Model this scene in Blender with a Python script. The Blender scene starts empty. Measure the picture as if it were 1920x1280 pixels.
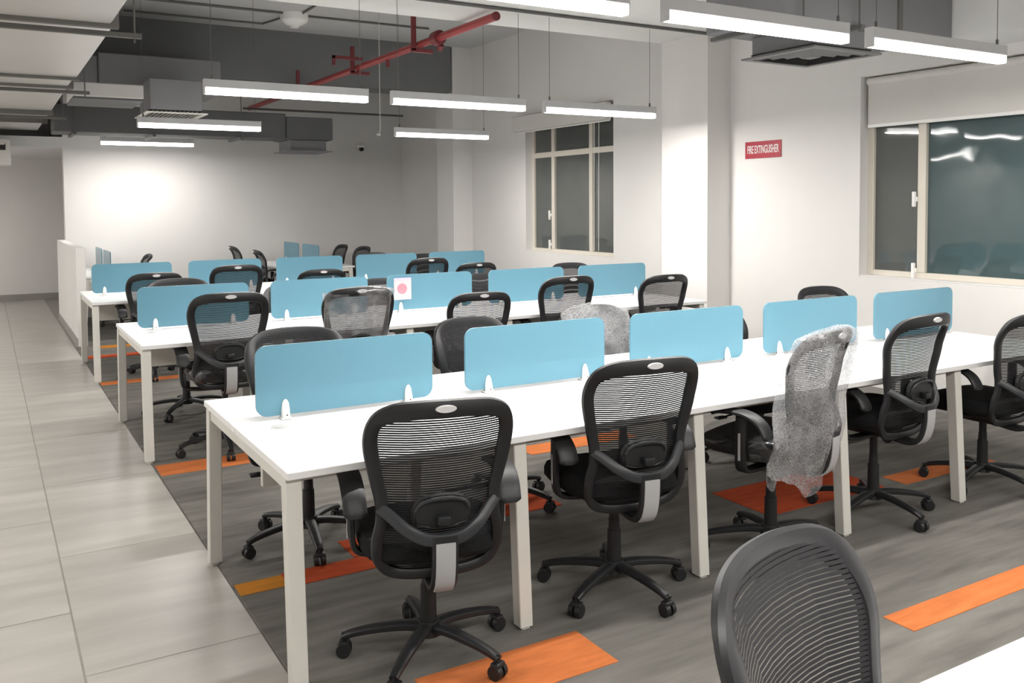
import bpy, bmesh, math, random
from mathutils import Vector, Matrix, noise

scene = bpy.context.scene
COL = scene.collection
R = math.radians
random.seed(7)

# ------------------------------------------------------------------ camera, world, exposure
F_PX, CX, CY = 1675.21, 960.0, 458.92          # focal length and principal point in 1920x1280 pixels
YAW, PITCH, ROLL, EYE = 0.5330, -0.0453, -0.0068, 1.601

def cam_axes():
    c, s, cp, sp, cr, sr = (math.cos(YAW), math.sin(YAW), math.cos(PITCH), math.sin(PITCH), math.cos(ROLL), math.sin(ROLL))
    fwd = Vector((s*cp, c*cp, sp)); right = Vector((c, -s, 0)); up = right.cross(fwd)
    return cr*right + sr*up, -sr*right + cr*up, fwd
AX, AY, AZ = cam_axes()
cd = bpy.data.cameras.new('camera'); cam = bpy.data.objects.new('camera', cd); COL.objects.link(cam)
cam.matrix_world = Matrix(((AX.x, AY.x, -AZ.x, 0), (AX.y, AY.y, -AZ.y, 0), (AX.z, AY.z, -AZ.z, EYE), (0, 0, 0, 1)))
cd.sensor_width = 36; cd.lens = F_PX/1920*36
cd.shift_x = (960-CX)/1920; cd.shift_y = (CY-640)/1920
cd.clip_start = 0.02; cd.clip_end = 80
scene.camera = cam

world = bpy.data.worlds.new('night_sky'); scene.world = world; world.use_nodes = True
world.node_tree.nodes['Background'].inputs[0].default_value = (0.012, 0.016, 0.02, 1)
world.node_tree.nodes['Background'].inputs[1].default_value = 1.0
scene.view_settings.view_transform = 'Standard'
scene.view_settings.look = 'None'
scene.view_settings.gamma = 1
scene.view_settings.use_curve_mapping = False
scene.view_settings.exposure = 0.25
LAMP_W = 34.0                                   # watts of each pendant lamp

def ray(x, y):
    return (x-CX)/F_PX*AX - (y-CY)/F_PX*AY + AZ
def at_y(x, y, Y):                              # point seen at a pixel, on the plane y = Y
    d = ray(x, y); t = Y/d.y
    return Vector((0, 0, EYE)) + d*t

# ------------------------------------------------------------------ materials
def mat(name, col, rough=0.5, var=0.04, scale=6.0, metal=0.0, spec=0.5, bump=0.0, bscale=200.0, stretch=(1, 1, 1), emit=0.0, coat=0.0):
    m = bpy.data.materials.new(name); m.use_nodes = True
    nt = m.node_tree; b = nt.nodes['Principled BSDF']
    b.inputs['Roughness'].default_value = rough; b.inputs['Metallic'].default_value = metal
    b.inputs['Specular IOR Level'].default_value = spec
    if coat: b.inputs['Coat Weight'].default_value = coat; b.inputs['Coat Roughness'].default_value = 0.08
    tc = nt.nodes.new('ShaderNodeTexCoord'); mp = nt.nodes.new('ShaderNodeMapping'); mp.inputs['Scale'].default_value = stretch
    nz = nt.nodes.new('ShaderNodeTexNoise'); nz.inputs['Scale'].default_value = scale; nz.inputs['Detail'].default_value = 4
    rp = nt.nodes.new('ShaderNodeValToRGB')
    lo = [max(0, c*(1-var)) for c in col]; hi = [min(1, c*(1+var)) for c in col]
    rp.color_ramp.elements[0].color = (*lo, 1); rp.color_ramp.elements[1].color = (*hi, 1)
    rp.color_ramp.elements[0].position = .3; rp.color_ramp.elements[1].position = .7
    L = nt.links
    L.new(tc.outputs['Object'], mp.inputs['Vector']); L.new(mp.outputs[0], nz.inputs['Vector'])
    L.new(nz.outputs['Fac'], rp.inputs['Fac']); L.new(rp.outputs['Color'], b.inputs['Base Color'])
    if bump:
        n2 = nt.nodes.new('ShaderNodeTexNoise'); n2.inputs['Scale'].default_value = bscale; n2.inputs['Detail'].default_value = 3
        bp = nt.nodes.new('ShaderNodeBump'); bp.inputs['Strength'].default_value = bump; bp.inputs['Distance'].default_value = 0.01
        L.new(mp.outputs[0], n2.inputs['Vector']); L.new(n2.outputs['Fac'], bp.inputs['Height']); L.new(bp.outputs[0], b.inputs['Normal'])
    if emit:
        b.inputs['Emission Color'].default_value = (1, .985, .95, 1); b.inputs['Emission Strength'].default_value = emit
    return m

M = {}
M['wall'] = mat('white_wall_paint', (.73, .715, .70), .75, .02, 1.5, bump=.05, bscale=60)
M['ceiling'] = mat('ceiling_paint', (.55, .55, .545), .9, .04, 1.2, bump=.05, bscale=40)
M['beamgrey'] = mat('dark_grey_beam_paint', (.175, .178, .18), .85, .05, 1.5)
M['beamwhite'] = mat('beam_white_paint', (.66, .66, .645), .85, .02, 1.5)
M['soffit'] = mat('soffit_paint', (.70, .70, .70), .8, .02, 1.0)
M['skirt'] = mat('grey_skirting', (.30, .29, .27), .5, .05, 3)
M['grout'] = mat('tile_grout', (.30, .28, .26), .9, .05, 8)
M['tile'] = mat('stone_look_floor_tile', (.41, .39, .36), .30, .14, 1.0, stretch=(1.1, 7, 1), spec=.45)
M['carpet'] = mat('grey_streaked_carpet', (.195, .186, .170), .95, .24, 2.2, stretch=(1.0, 6.0, 1), spec=.1, bump=.6, bscale=160)
M['orange'] = mat('orange_carpet_tile', (.66, .20, .065), .95, .14, 5.0, stretch=(1, 5, 1), spec=.1, bump=.6, bscale=160)
M['amber'] = mat('amber_carpet_tile', (.60, .24, .035), .95, .14, 5.0, stretch=(1, 5, 1), spec=.1, bump=.6, bscale=160)
M['redor'] = mat('red_orange_carpet_tile', (.52, .085, .03), .95, .14, 5.0, stretch=(1, 5, 1), spec=.1, bump=.6, bscale=160)
M['laminate'] = mat('white_laminate', (.83, .83, .83), .32, .01, 3, spec=.45)
M['deskmetal'] = mat('cream_white_powder_coat', (.66, .645, .60), .45, .03, 5)
M['plastic_w'] = mat('white_plastic', (.85, .84, .82), .3, .01, 5)
M['grommet'] = mat('grey_grommet_plastic', (.55, .55, .54), .4, .02, 5)
M['black'] = mat('black_plastic', (.012, .0125, .014), .48, .15, 8, spec=.5)
M['frame'] = mat('black_chair_frame', (.013, .013, .015), .45, .12, 8, spec=.5)
M['bracket'] = mat('sheen_lightened_black_plastic', (.028, .030, .034), .40, .1, 8, spec=.5)  # bluish sheen of bracket and lumbar rim put into the colour
M['fabric'] = mat('black_seat_fabric', (.012, .012, .013), .9, .2, 90, spec=.2, bump=.4, bscale=500)
M['strand'] = mat('dark_mesh_strand', (.017, .017, .019), .7, .1, 30, spec=.3)
M['plate'] = mat('light_grey_plate', (.42, .42, .43), .5, .03, 6)
M['logo'] = mat('pale_badge', (.66, .65, .66), .35, .05, 60)
M['chrome'] = mat('grey_steel', (.45, .45, .46), .3, .03, 8, metal=.9)
M['alu'] = mat('lamp_housing_aluminium', (.60, .60, .61), .45, .02, 8, metal=.15)
M['lamp'] = mat('lit_lamp_diffuser', (.9, .9, .9), .5, .0, 1, emit=9.0)
M['wire'] = mat('dark_steel_wire', (.16, .155, .15), .5, .05, 8, metal=.5)
M['rope'] = mat('pale_wire', (.55, .55, .53), .5, .05, 8)
M['ductwhite'] = mat('pale_duct_insulation', (.60, .585, .565), .33, .05, 1.2, stretch=(1, .4, 1), metal=.15)
M['ductgrey'] = mat('grey_duct_insulation', (.215, .215, .225), .7, .06, 1.5)
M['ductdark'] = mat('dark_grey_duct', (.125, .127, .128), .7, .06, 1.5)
M['flange'] = mat('shade_darkened_steel', (.16, .155, .145), .6, .1, 4, metal=.3)  # dark tone carries the shade on the main duct's joints and hangers
M['redpipe'] = mat('red_pipe_paint', (.30, .035, .035), .4, .08, 5)
M['redbar'] = mat('dark_red_bracket', (.16, .025, .03), .5, .08, 5)
M['conduit'] = mat('dark_conduit', (.12, .12, .115), .6, .06, 5)
M['winframe'] = mat('cream_window_frame', (.66, .615, .54), .4, .02, 5)
M['sign'] = mat('red_sign', (.40, .028, .05), .45, .04, 8)
M['signwhite'] = mat('sign_white', (.80, .74, .73), .5, .02, 8)
M['blind'] = mat('roller_blind_fabric', (.66, .645, .615), .8, .02, 4, bump=.1, bscale=300)
M['paper'] = mat('pink_paper', (.74, .58, .60), .7, .04, 6)
M['paperstrip'] = mat('lilac_paper', (.60, .52, .74), .7, .04, 6)
M['dot'] = mat('pink_ink', (.70, .26, .32), .7, .12, 18)
M['dark'] = mat('dark_void', (.02, .02, .02), .8, .05, 5)
M['grillewhite'] = mat('grille_white', (.62, .61, .58), .5, .03, 6)
M['grillegrey'] = mat('grille_grey', (.17, .17, .172), .5, .03, 6)

def screen_mat():
    m = bpy.data.materials.new('frosted_blue_acrylic'); m.use_nodes = True; nt = m.node_tree; nt.nodes.clear(); L = nt.links
    out = nt.nodes.new('ShaderNodeOutputMaterial')
    tc = nt.nodes.new('ShaderNodeTexCoord'); nz = nt.nodes.new('ShaderNodeTexNoise'); nz.inputs['Scale'].default_value = 2.5
    rp = nt.nodes.new('ShaderNodeValToRGB')
    rp.color_ramp.elements[0].color = (.235, .475, .60, 1); rp.color_ramp.elements[1].color = (.26, .50, .62, 1)
    L.new(tc.outputs['Object'], nz.inputs['Vector']); L.new(nz.outputs['Fac'], rp.inputs['Fac'])
    df = nt.nodes.new('ShaderNodeBsdfDiffuse'); tl = nt.nodes.new('ShaderNodeBsdfTranslucent')
    tr = nt.nodes.new('ShaderNodeBsdfTransparent'); tr.inputs[0].default_value = (.45, .80, .90, 1)
    gl = nt.nodes.new('ShaderNodeBsdfGlossy'); gl.inputs['Roughness'].default_value = .25
    L.new(rp.outputs[0], df.inputs[0]); L.new(rp.outputs[0], tl.inputs[0])
    m1 = nt.nodes.new('ShaderNodeMixShader'); m1.inputs[0].default_value = .38; L.new(df.outputs[0], m1.inputs[1]); L.new(tl.outputs[0], m1.inputs[2])
    m2 = nt.nodes.new('ShaderNodeMixShader'); m2.inputs[0].default_value = .20; L.new(m1.outputs[0], m2.inputs[1]); L.new(tr.outputs[0], m2.inputs[2])
    fr = nt.nodes.new('ShaderNodeFresnel'); fr.inputs[0].default_value = 1.35
    m3 = nt.nodes.new('ShaderNodeMixShader'); L.new(fr.outputs[0], m3.inputs[0]); L.new(m2.outputs[0], m3.inputs[1]); L.new(gl.outputs[0], m3.inputs[2])
    L.new(m3.outputs[0], out.inputs[0])
    return m
M['screen'] = screen_mat()

def film_mat(name, dens, spot, scale, gloss, col=(.80, .80, .82)):
    m = bpy.data.materials.new(name); m.use_nodes = True; nt = m.node_tree; nt.nodes.clear(); L = nt.links
    out = nt.nodes.new('ShaderNodeOutputMaterial'); tc = nt.nodes.new('ShaderNodeTexCoord')
    vo = nt.nodes.new('ShaderNodeTexVoronoi'); vo.inputs['Scale'].default_value = scale
    nz = nt.nodes.new('ShaderNodeTexNoise'); nz.inputs['Scale'].default_value = 7; nz.inputs['Detail'].default_value = 5
    L.new(tc.outputs['Object'], vo.inputs['Vector']); L.new(tc.outputs['Object'], nz.inputs['Vector'])
    rp = nt.nodes.new('ShaderNodeMapRange'); rp.inputs['From Min'].default_value = 0; rp.inputs['From Max'].default_value = .9
    rp.inputs['To Min'].default_value = dens+spot; rp.inputs['To Max'].default_value = max(0, dens-spot); L.new(vo.outputs['Distance'], rp.inputs[0])
    mu = nt.nodes.new('ShaderNodeMath'); mu.operation = 'MULTIPLY_ADD'; mu.use_clamp = True
    n2 = nt.nodes.new('ShaderNodeMapRange'); n2.inputs['From Min'].default_value = .35; n2.inputs['From Max'].default_value = .7; n2.inputs['To Min'].default_value = .5; n2.inputs['To Max'].default_value = 1.5
    L.new(nz.outputs['Fac'], n2.inputs[0]); L.new(rp.outputs[0], mu.inputs[0]); L.new(n2.outputs[0], mu.inputs[1]); mu.inputs[2].default_value = 0
    df = nt.nodes.new('ShaderNodeBsdfDiffuse'); df.inputs[0].default_value = (*col, 1)
    tl = nt.nodes.new('ShaderNodeBsdfTranslucent'); tl.inputs[0].default_value = (*col, 1)
    ad = nt.nodes.new('ShaderNodeMixShader'); ad.inputs[0].default_value = .4; L.new(df.outputs[0], ad.inputs[1]); L.new(tl.outputs[0], ad.inputs[2])
    tr = nt.nodes.new('ShaderNodeBsdfTransparent'); tr.inputs[0].default_value = (.93, .93, .94, 1)
    mx = nt.nodes.new('ShaderNodeMixShader'); L.new(mu.outputs[0], mx.inputs[0]); L.new(tr.outputs[0], mx.inputs[1]); L.new(ad.outputs[0], mx.inputs[2])
    gl = nt.nodes.new('ShaderNodeBsdfGlossy'); gl.inputs['Roughness'].default_value = .12
    bp = nt.nodes.new('ShaderNodeBump'); bp.inputs['Strength'].default_value = .9; bp.inputs['Distance'].default_value = .012
    L.new(vo.outputs['Distance'], bp.inputs['Height']); L.new(bp.outputs[0], gl.inputs['Normal'])
    m3 = nt.nodes.new('ShaderNodeMixShader'); m3.inputs[0].default_value = gloss; L.new(mx.outputs[0], m3.inputs[1]); L.new(gl.outputs[0], m3.inputs[2])
    L.new(m3.outputs[0], out.inputs[0])
    return m
M['bubble'] = film_mat('bubble_wrap', .36, .16, 130, .08)
M['film'] = film_mat('clear_plastic_film', .26, .16, 12, .12)
M['seatfilm'] = film_mat('clear_seat_film', .015, .015, 12, .10)

def glass_mat(name, col, wav, smudge):
    m = mat(name, col, .04, .12, 1.3, spec=.6)
    nt = m.node_tree; b = nt.nodes['Principled BSDF']; L = nt.links
    tc = nt.nodes.new('ShaderNodeTexCoord'); nz = nt.nodes.new('ShaderNodeTexNoise'); nz.inputs['Scale'].default_value = 3.0; nz.inputs['Detail'].default_value = 1
    bp = nt.nodes.new('ShaderNodeBump'); bp.inputs['Strength'].default_value = wav; bp.inputs['Distance'].default_value = .05
    L.new(tc.outputs['Object'], nz.inputs['Vector']); L.new(nz.outputs['Fac'], bp.inputs['Height']); L.new(bp.outputs[0], b.inputs['Normal'])
    return m
M['glass'] = glass_mat('window_glass_reflection_tint', (.105, .112, .108), .03, 0)  # grey base colour stands in for the reflected room
M['glassteal'] = glass_mat('teal_window_glass_reflection_tint', (.065, .100, .105), .07, 1)  # teal base colour imitates the interior reflected in the panes

# ------------------------------------------------------------------ mesh helpers
def bx(bm, x0, x1, y0, y1, z0, z1, bev=0.0, seg=2):
    g = bmesh.ops.create_cube(bm, size=1)
    for v in g['verts']:
        v.co = Vector(((x0+x1)/2 + v.co.x*(x1-x0), (y0+y1)/2 + v.co.y*(y1-y0), (z0+z1)/2 + v.co.z*(z1-z0)))
    if bev > 0:
        es = list({e for v in g['verts'] for e in v.link_edges})
        bmesh.ops.bevel(bm, geom=es, offset=bev, segments=seg, profile=.5, affect='EDGES')

def hexa(bm, bot, top):
    vs = [bm.verts.new(p) for p in bot] + [bm.verts.new(p) for p in top]
    n = len(bot)
    bm.faces.new([vs[i] for i in reversed(range(n))]); bm.faces.new([vs[n+i] for i in range(n)])
    for i in range(n):
        j = (i+1) % n; bm.faces.new((vs[i], vs[j], vs[n+j], vs[n+i]))

def cyl(bm, p0, p1, r0, r1=None, n=16):
    r1 = r0 if r1 is None else r1
    p0, p1 = Vector(p0), Vector(p1); d = (p1-p0).normalized()
    a = d.orthogonal().normalized(); b = d.cross(a)
    A = [p0 + (a*math.cos(2*math.pi*i/n) + b*math.sin(2*math.pi*i/n))*r0 for i in range(n)]
    B = [p1 + (a*math.cos(2*math.pi*i/n) + b*math.sin(2*math.pi*i/n))*r1 for i in range(n)]
    hexa(bm, A, B)

def sweep(bm, pts, sec, side=None, closed=False, cap=True):
    """sweep a section along pts; sec(i, t) -> list of (u, v) offsets; u along 'side' (or computed), v along normal"""
    n = len(pts); rings = []
    for i, p in enumerate(pts):
        a = pts[(i-1) % n] if (closed or i > 0) else p
        b = pts[(i+1) % n] if (closed or i < n-1) else p
        t = (Vector(b)-Vector(a)).normalized()
        s = Vector(side) if side is not None else Vector((0, 1, 0))
        s = (s - t*s.dot(t)).normalized(); nn = t.cross(s)
        rings.append([bm.verts.new(Vector(p) + s*u + nn*v) for u, v in sec(i, i/(n-1))])
    m = len(rings[0])
    for i in range(n if closed else n-1):
        A, B = rings[i], rings[(i+1) % n]
        for k in range(m):
            l = (k+1) % m; bm.faces.new((A[k], A[l], B[l], B[k]))
    if cap and not closed:
        bm.faces.new(list(reversed(rings[0]))); bm.faces.new(rings[-1])

def ell(a, b, n=10, p=1.0):
    return [(math.copysign(abs(math.cos(t))**p, math.cos(t))*a, math.copysign(abs(math.sin(t))**p, math.sin(t))*b) for t in (2*math.pi*(k+.5)/n for k in range(n))]

def catmull(P, n, closed=False):
    out = []; m = len(P); segs = m if closed else m-1
    for s in range(segs):
        p0 = P[(s-1) % m] if (closed or s > 0) else P[s]; p1 = P[s]; p2 = P[(s+1) % m]
        p3 = P[(s+2) % m] if (closed or s < m-2) else p2
        for k in range(n):
            t = k/n
            out.append(tuple(.5*((2*b) + (-a+c)*t + (2*a-5*b+4*c-d)*t*t + (-a+3*b-3*c+d)*t**3) for a, b, c, d in zip(p0, p1, p2, p3)))
    if not closed: out.append(tuple(P[-1]))
    return out

def mesh_of(bm, name, m, smooth=False):
    bmesh.ops.recalc_face_normals(bm, faces=bm.faces)
    me = bpy.data.meshes.new(name); bm.to_mesh(me); bm.free(); me.materials.append(m)
    if smooth:
        me.polygons.foreach_set('use_smooth', [True]*len(me.polygons))
        try: me.set_sharp_from_angle(angle=R(38))
        except Exception: pass
    return me

def link(name, me, parent=None, loc=(0, 0, 0), rot=(0, 0, 0)):
    o = bpy.data.objects.new(name, me); COL.objects.link(o)
    o.location = loc; o.rotation_euler = rot
    if parent is not None: o.parent = parent
    return o

def obj(name, bm, m, parent=None, smooth=False, loc=(0, 0, 0), rot=(0, 0, 0)):
    return link(name, mesh_of(bm, name, m, smooth), parent, loc, rot)

def tag(o, label, cat, group=None):
    o['label'] = label; o['category'] = cat
    if group: o['group'] = group
    return o

def thing(name, label, cat, loc=(0, 0, 0), rz=0.0, group=None):
    return tag(link(name, None, None, loc, (0, 0, rz)), label, cat, group)

def struct(o, label=None):
    o['kind'] = 'structure'
    if label: o['label'] = label
    return o

def box_obj(name, m, x0, x1, y0, y1, z0, z1, parent=None, bev=0.0):
    bm = bmesh.new(); bx(bm, x0, x1, y0, y1, z0, z1, bev); return obj(name, bm, m, parent)

# ------------------------------------------------------------------ room shell
XL, XR, YB, YF, YL, ZC = -2.6, 6.2, -4.0, 14.23, 17.56, 3.88
CE = 0.854                                     # edge between tile walkway and carpet
CZ = 0.006

fl = struct(box_obj('floor', M['grout'], XL, XR+.3, YB, YL+.2, -.12, -.004), 'stone-look tiled walkway and grey carpet floor of the office')
tile_bm = bmesh.new(); bx(tile_bm, -.2985, .2985, -.5985, .5985, -.012, 0, .0015, 1)
tile_me = mesh_of(tile_bm, 'floor_tile', M['tile'])
for ci in range(6):
    xc = .552 - .603*ci
    y = YB + .2 + (.56 if ci % 2 else 0.0) + ((3.30-YB-.2) % 1.2) - 1.2
    while y < YL:
        yc = y+.6
        if xc-.3 > XL-.1 and yc-.6 > YB-1.3 and yc+.6 < YL+1.25:
            t = link('floor_tile', tile_me, fl, (xc, yc, -.0005*((ci*7+int(y*3)) % 2)))
        y += 1.203
# carpet slab with its accent tiles
bm = bmesh.new(); bx(bm, CE, XR+.02, YB, 11.25, -.006, CZ, .002, 1); bx(bm, .98, XR+.02, 11.25, YF, -.006, CZ, .002, 1)
carpet = obj('carpet', bm, M['carpet'], fl)
def accent(x0, x1, y0, y1, m):
    bm = bmesh.new(); bx(bm, x0, x1, y0, y1, CZ-.001, CZ+.003, .001, 1); obj('accent_carpet_tile', bm, M[m], fl)
accent(1.20, 1.86, 2.44, 2.70, 'orange')
accent(2.93, 3.93, 2.045, 2.18, 'orange')
accent(.86, 1.06, 3.66, 3.78, 'amber')
accent(1.06, 1.62, 3.64, 3.79, 'redor')
accent(1.40, 1.60, 3.80, 4.02, 'redor')
accent(.86, 1.92, 5.56, 5.80, 'orange')
accent(2.96, 3.80, 4.78, 4.98, 'orange')
accent(3.40, 4.30, 3.20, 3.62, 'redor')
accent(4.44, 5.30, 3.16, 3.32, 'orange')
accent(2.02, 2.60, 3.90, 4.16, 'redor')
accent(.86, 1.70, 8.70, 8.86, 'orange')
accent(1.86, 2.50, 8.42, 8.66, 'orange')
accent(.86, 1.60, 10.3, 10.5, 'redor')
accent(1.10, 1.80, 11.0, 11.2, 'amber')

def wall_with_holes(name, x, thick, y0, y1, z0, z1, holes, label):
    """wall on the plane x (inner face), spanning y, with rectangular holes (ya, yb, za, zb)"""
    bm = bmesh.new(); ys = sorted({y0, y1, *[h[0] for h in holes], *[h[1] for h in holes]})
    for a, b in zip(ys[:-1], ys[1:]):
        hs = [h for h in holes if h[0] <= a and h[1] >= b]
        if not hs: bx(bm, x, x+thick, a, b, z0, z1)
        else:
            h = hs[0]; bx(bm, x, x+thick, a, b, z0, h[2]); bx(bm, x, x+thick, a, b, h[3], z1)
    bmesh.ops.remove_doubles(bm, verts=bm.verts, dist=1e-5)
    return struct(obj(name, bm, M['wall']), label)

W1 = (8.22, 10.14, .97, 2.78)                  # opening of the farther window (ya, yb, za, zb)
W2 = (2.30, 4.88, .99, 2.62)                   # opening of the nearer window
wall_with_holes('wall_right', XR, .25, YB, YF+.2, -.1, ZC, [W1, W2], 'white right wall with two night-dark windows')
struct(box_obj('wall_far', M['wall'], .99, XR, YF, YF+.2, -.1, ZC), 'white far wall lit by a pendant lamp')
struct(box_obj('wall_corridor', M['wall'], XL, 3.0, YL, YL+.2, -.1, ZC), 'white end wall of the walkway')
struct(box_obj('wall_left', M['wall'], XL-.2, XL, YB, YL+.2, -.1, ZC))
struct(box_obj('wall_back', M['wall'], XL-.2, XR+.25, YB-.2, YB, -.1, ZC))
struct(box_obj('wall_corridor_side', M['wall'], 2.8, 3.0, YF+.2, YL+.2, -.1, ZC))
struct(box_obj('ceiling', M['ceiling'], XL-.2, XR+.25, YB-.2, YL+.2, ZC, ZC+.2), 'pale grey exposed concrete ceiling')
struct(box_obj('trim_1', M['soffit'], XL, 2.8, YF+.001, YL, 2.45, 2.60), 'dropped white ceiling over the end of the walkway')
struct(box_obj('baseboard_corridor', M['skirt'], XL, 2.8, YL-.015, YL, 0, .11), 'grey skirting along the walkway end wall')
struct(box_obj('baseboard_right', M['skirt'], XR-.012, XR, YB, 6.36, 0, .10))
# columns and beams
struct(box_obj('column_near', M['wall'], 5.905, XR, 6.36, 7.02, 0, 3.2), 'white square column between the two windows')
struct(box_obj('column_far', M['wall'], 5.89, XR, 11.65, 12.19, 0, 3.88), 'white column by the far wall corner')
struct(box_obj('beam_near', M['beamwhite'], XL, XR, 5.0, 7.02, 3.2, ZC), 'white ceiling beam over the near column')
struct(box_obj('beam_far', M['beamgrey'], XL, 5.86, 11.65, 12.19, 3.22, ZC), 'dark grey ceiling beam by the far column')
struct(box_obj('bulkhead', M['soffit'], 5.73, XR, YB, 3.77, 2.70, ZC), 'white bulkhead above the nearer window')
# low partition at the end of the carpet
bm = bmesh.new(); bx(bm, .88, .985, 11.28, YF, 0, 1.14, .008, 2)
lp = struct(obj('partition_low', bm, M['wall']), 'low white partition beside the last desk row')
box_obj('skirting', M['skirt'], .872, .88, 11.28, YF, 0, .10, lp)

# windows
def window(name, hole, mulls, trans, label, teal=None, sashes=()):
    ya, yb, za, zb = hole; mulls = sorted(mulls)
    w = struct(link(name, None, None, (XR+.10, 0, 0)), label)
    fw = .055
    def bar(nm, y0, y1, z0, z1, d=.05, o=0.0):
        bm = bmesh.new(); bx(bm, o, o+d, y0, y1, z0, z1, .004, 1); obj(nm, bm, M['winframe'], w)
    bar('frame_jamb', ya, ya+fw, za, zb); bar('frame_jamb', yb-fw, yb, za, zb)
    bar('frame_sill', ya+fw, yb-fw, za, za+fw); bar('frame_head', ya+fw, yb-fw, zb-fw, zb)
    for y in mulls: bar('mullion', y-.035, y+.035, za+fw, zb-fw, .055, -.004)
    if trans: bar('transom', ya+fw, yb-fw, trans-.035, trans+.035, .05, -.002)
    ys = [ya+fw] + [v for y in mulls for v in (y-.035, y+.035)] + [yb-fw]
    zs = [za+fw] + ([trans-.035, trans+.035] if trans else []) + [zb-fw]
    k = 0
    for i in range(0, len(ys), 2):
        for j in range(0, len(zs), 2):
            bm = bmesh.new(); bx(bm, .028, .036, ys[i], ys[i+1], zs[j], zs[j+1])
            obj('pane', bm, M['glassteal' if teal and i//2 in teal else 'glass'], w)
    for y, z in sashes:
        bm = bmesh.new(); bx(bm, -.03, 0, y-.012, y+.012, z-.06, z+.06, .006, 2); bx(bm, -.012, .01, y-.02, y+.02, z-.02, z+.02, .004, 1)
        obj('handle', bm, M['plastic_w'], w, True)
    bm = bmesh.new(); bx(bm, -.098, .0, ya+.002, yb-.002, za-.0, za+.012, .003, 1); obj('sill_board', bm, M['wall'], w)
    return w
w1 = window('window_1', W1, [8.80, 9.63], 2.24, 'cream framed window between the two white columns', sashes=[(9.69, 1.46), (9.69, 1.08)])
w2 = window('window_2', W2, [3.48, 4.385], None, 'large cream framed window above the end of the front desk row', teal={0, 1}, sashes=[(4.44, 1.62), (4.44, 1.06)])
# roller blinds
b = thing('roller_blind', 'off white roller blind half lowered over the nearer window', 'blind', (0, 0, 0))
bm = bmesh.new(); bx(bm, XR+.055, XR+.062, W2[0]+.02, W2[1]-.03, 2.235, 2.56); obj('fabric', bm, M['blind'], b)
bm = bmesh.new(); bx(bm, XR+.048, XR+.068, W2[0]+.02, W2[1]-.03, 2.205, 2.235, .006, 2); obj('bottom_bar', bm, M['plastic_w'], b)
bm = bmesh.new(); cyl(bm, (XR+.06, W2[0]+.02, 2.58), (XR+.06, W2[1]-.03, 2.58), .03, n=16); obj('roller', bm, M['blind'], b, True)
b = thing('blind_cassette', 'pale box of the rolled up blind above the farther window', 'blind', (0, 0, 0))
bm = bmesh.new(); bx(bm, XR-.10, XR-.001, 8.25, 10.34, 2.56, 2.76, .012, 2); obj('cassette', bm, M['blind'], b)
bm = bmesh.new(); bx(bm, XR-.03, XR-.018, 8.25, 10.30, 2.545, 2.56, .003, 1); obj('bottom_bar', bm, M['plastic_w'], b)
bm = bmesh.new()
for yy in (8.56, 8.47): cyl(bm, (XR-.02, yy, 2.55), (XR-.02, yy+.01, 1.05), .0035, n=6)
obj('pull_cord', bm, M['plastic_w'], b)

# fire extinguisher sign
sg = thing('fire_extinguisher_sign', 'red sign reading FIRE EXTINGUISHER on the white wall', 'sign', (XR-.001, 5.94, 2.09))
bm = bmesh.new(); bx(bm, -.006, 0, -.222, .222, -.078, .078, .002, 1); obj('board', bm, M['sign'], sg)
bm = bmesh.new()
for a in ((-.21, .21, -.068, -.062), (-.21, .21, .062, .068), (-.21, -.205, -.068, .068), (.205, .21, -.068, .068)):
    pass
bm.free()
cu = bpy.data.curves.new('lettering', 'FONT'); cu.body = 'FIRE EXTINGUISHER'; cu.size = .082; cu.align_x = 'CENTER'; cu.align_y = 'CENTER'; cu.extrude = .0008; cu.offset = .0012
ft = bpy.data.objects.new('lettering_src', cu); COL.objects.link(ft)
dg = bpy.context.evaluated_depsgraph_get(); me = bpy.data.meshes.new_from_object(ft.evaluated_get(dg)); bpy.data.objects.remove(ft)
wd = max(v.co.x for v in me.vertices)-min(v.co.x for v in me.vertices)
for v in me.vertices: v.co.x *= .385/wd; v.co.y *= 1.25
me.materials.clear(); me.materials.append(M['signwhite'])
lt = link('lettering', me, sg, (-.0068, 0, 0), (R(90), 0, R(-90)))

# ------------------------------------------------------------------ pendant lamps
def pendant_meshes():
    bm = bmesh.new(); bx(bm, -.605, .605, -.03, .03, .045, .105, .004, 1); h = mesh_of(bm, 'housing', M['alu'])
    bm = bmesh.new(); bx(bm, -.600, .600, -.029, .029, 0, .045, .012, 3); d = mesh_of(bm, 'diffuser', M['lamp'], True)
    bm = bmesh.new(); bx(bm, .600, .607, -.0302, .0302, .0, .106, .002, 1); e = mesh_of(bm, 'end_cap', M['alu'])
    return h, d, e
PH, PD, PE = pendant_meshes()
lamp_light = bpy.data.lights.new('lamp_light', 'AREA'); lamp_light.shape = 'RECTANGLE'; lamp_light.size = 1.18; lamp_light.size_y = .055
lamp_light.energy = LAMP_W; lamp_light.color = (1.0, .965, .915)
def pendant(x, y, z, label, top=ZC, grp='slim pendant lamps'):
    t = thing('pendant_lamp', label, 'lamp', (x, y, z), 0, grp)
    link('housing', PH, t); link('diffuser', PD, t)
    for s in (-1, 1): link('end_cap', PE, t, (0 if s > 0 else 0, 0, 0), (0, 0, 0 if s > 0 else math.pi))
    for s in (-.55, .55):
        bm = bmesh.new(); cyl(bm, (s, 0, .105), (s, 0, top-z), .0022, n=6); cyl(bm, (s, 0, .105), (s, 0, .14), .008, n=8)
        obj('suspension_wire', bm, M['wire'], t)
    lo = bpy.data.objects.new('lamp_light', lamp_light); COL.objects.link(lo); lo.location = (0, 0, -.006); lo.parent = t
    return t
ZL = 2.385
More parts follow.
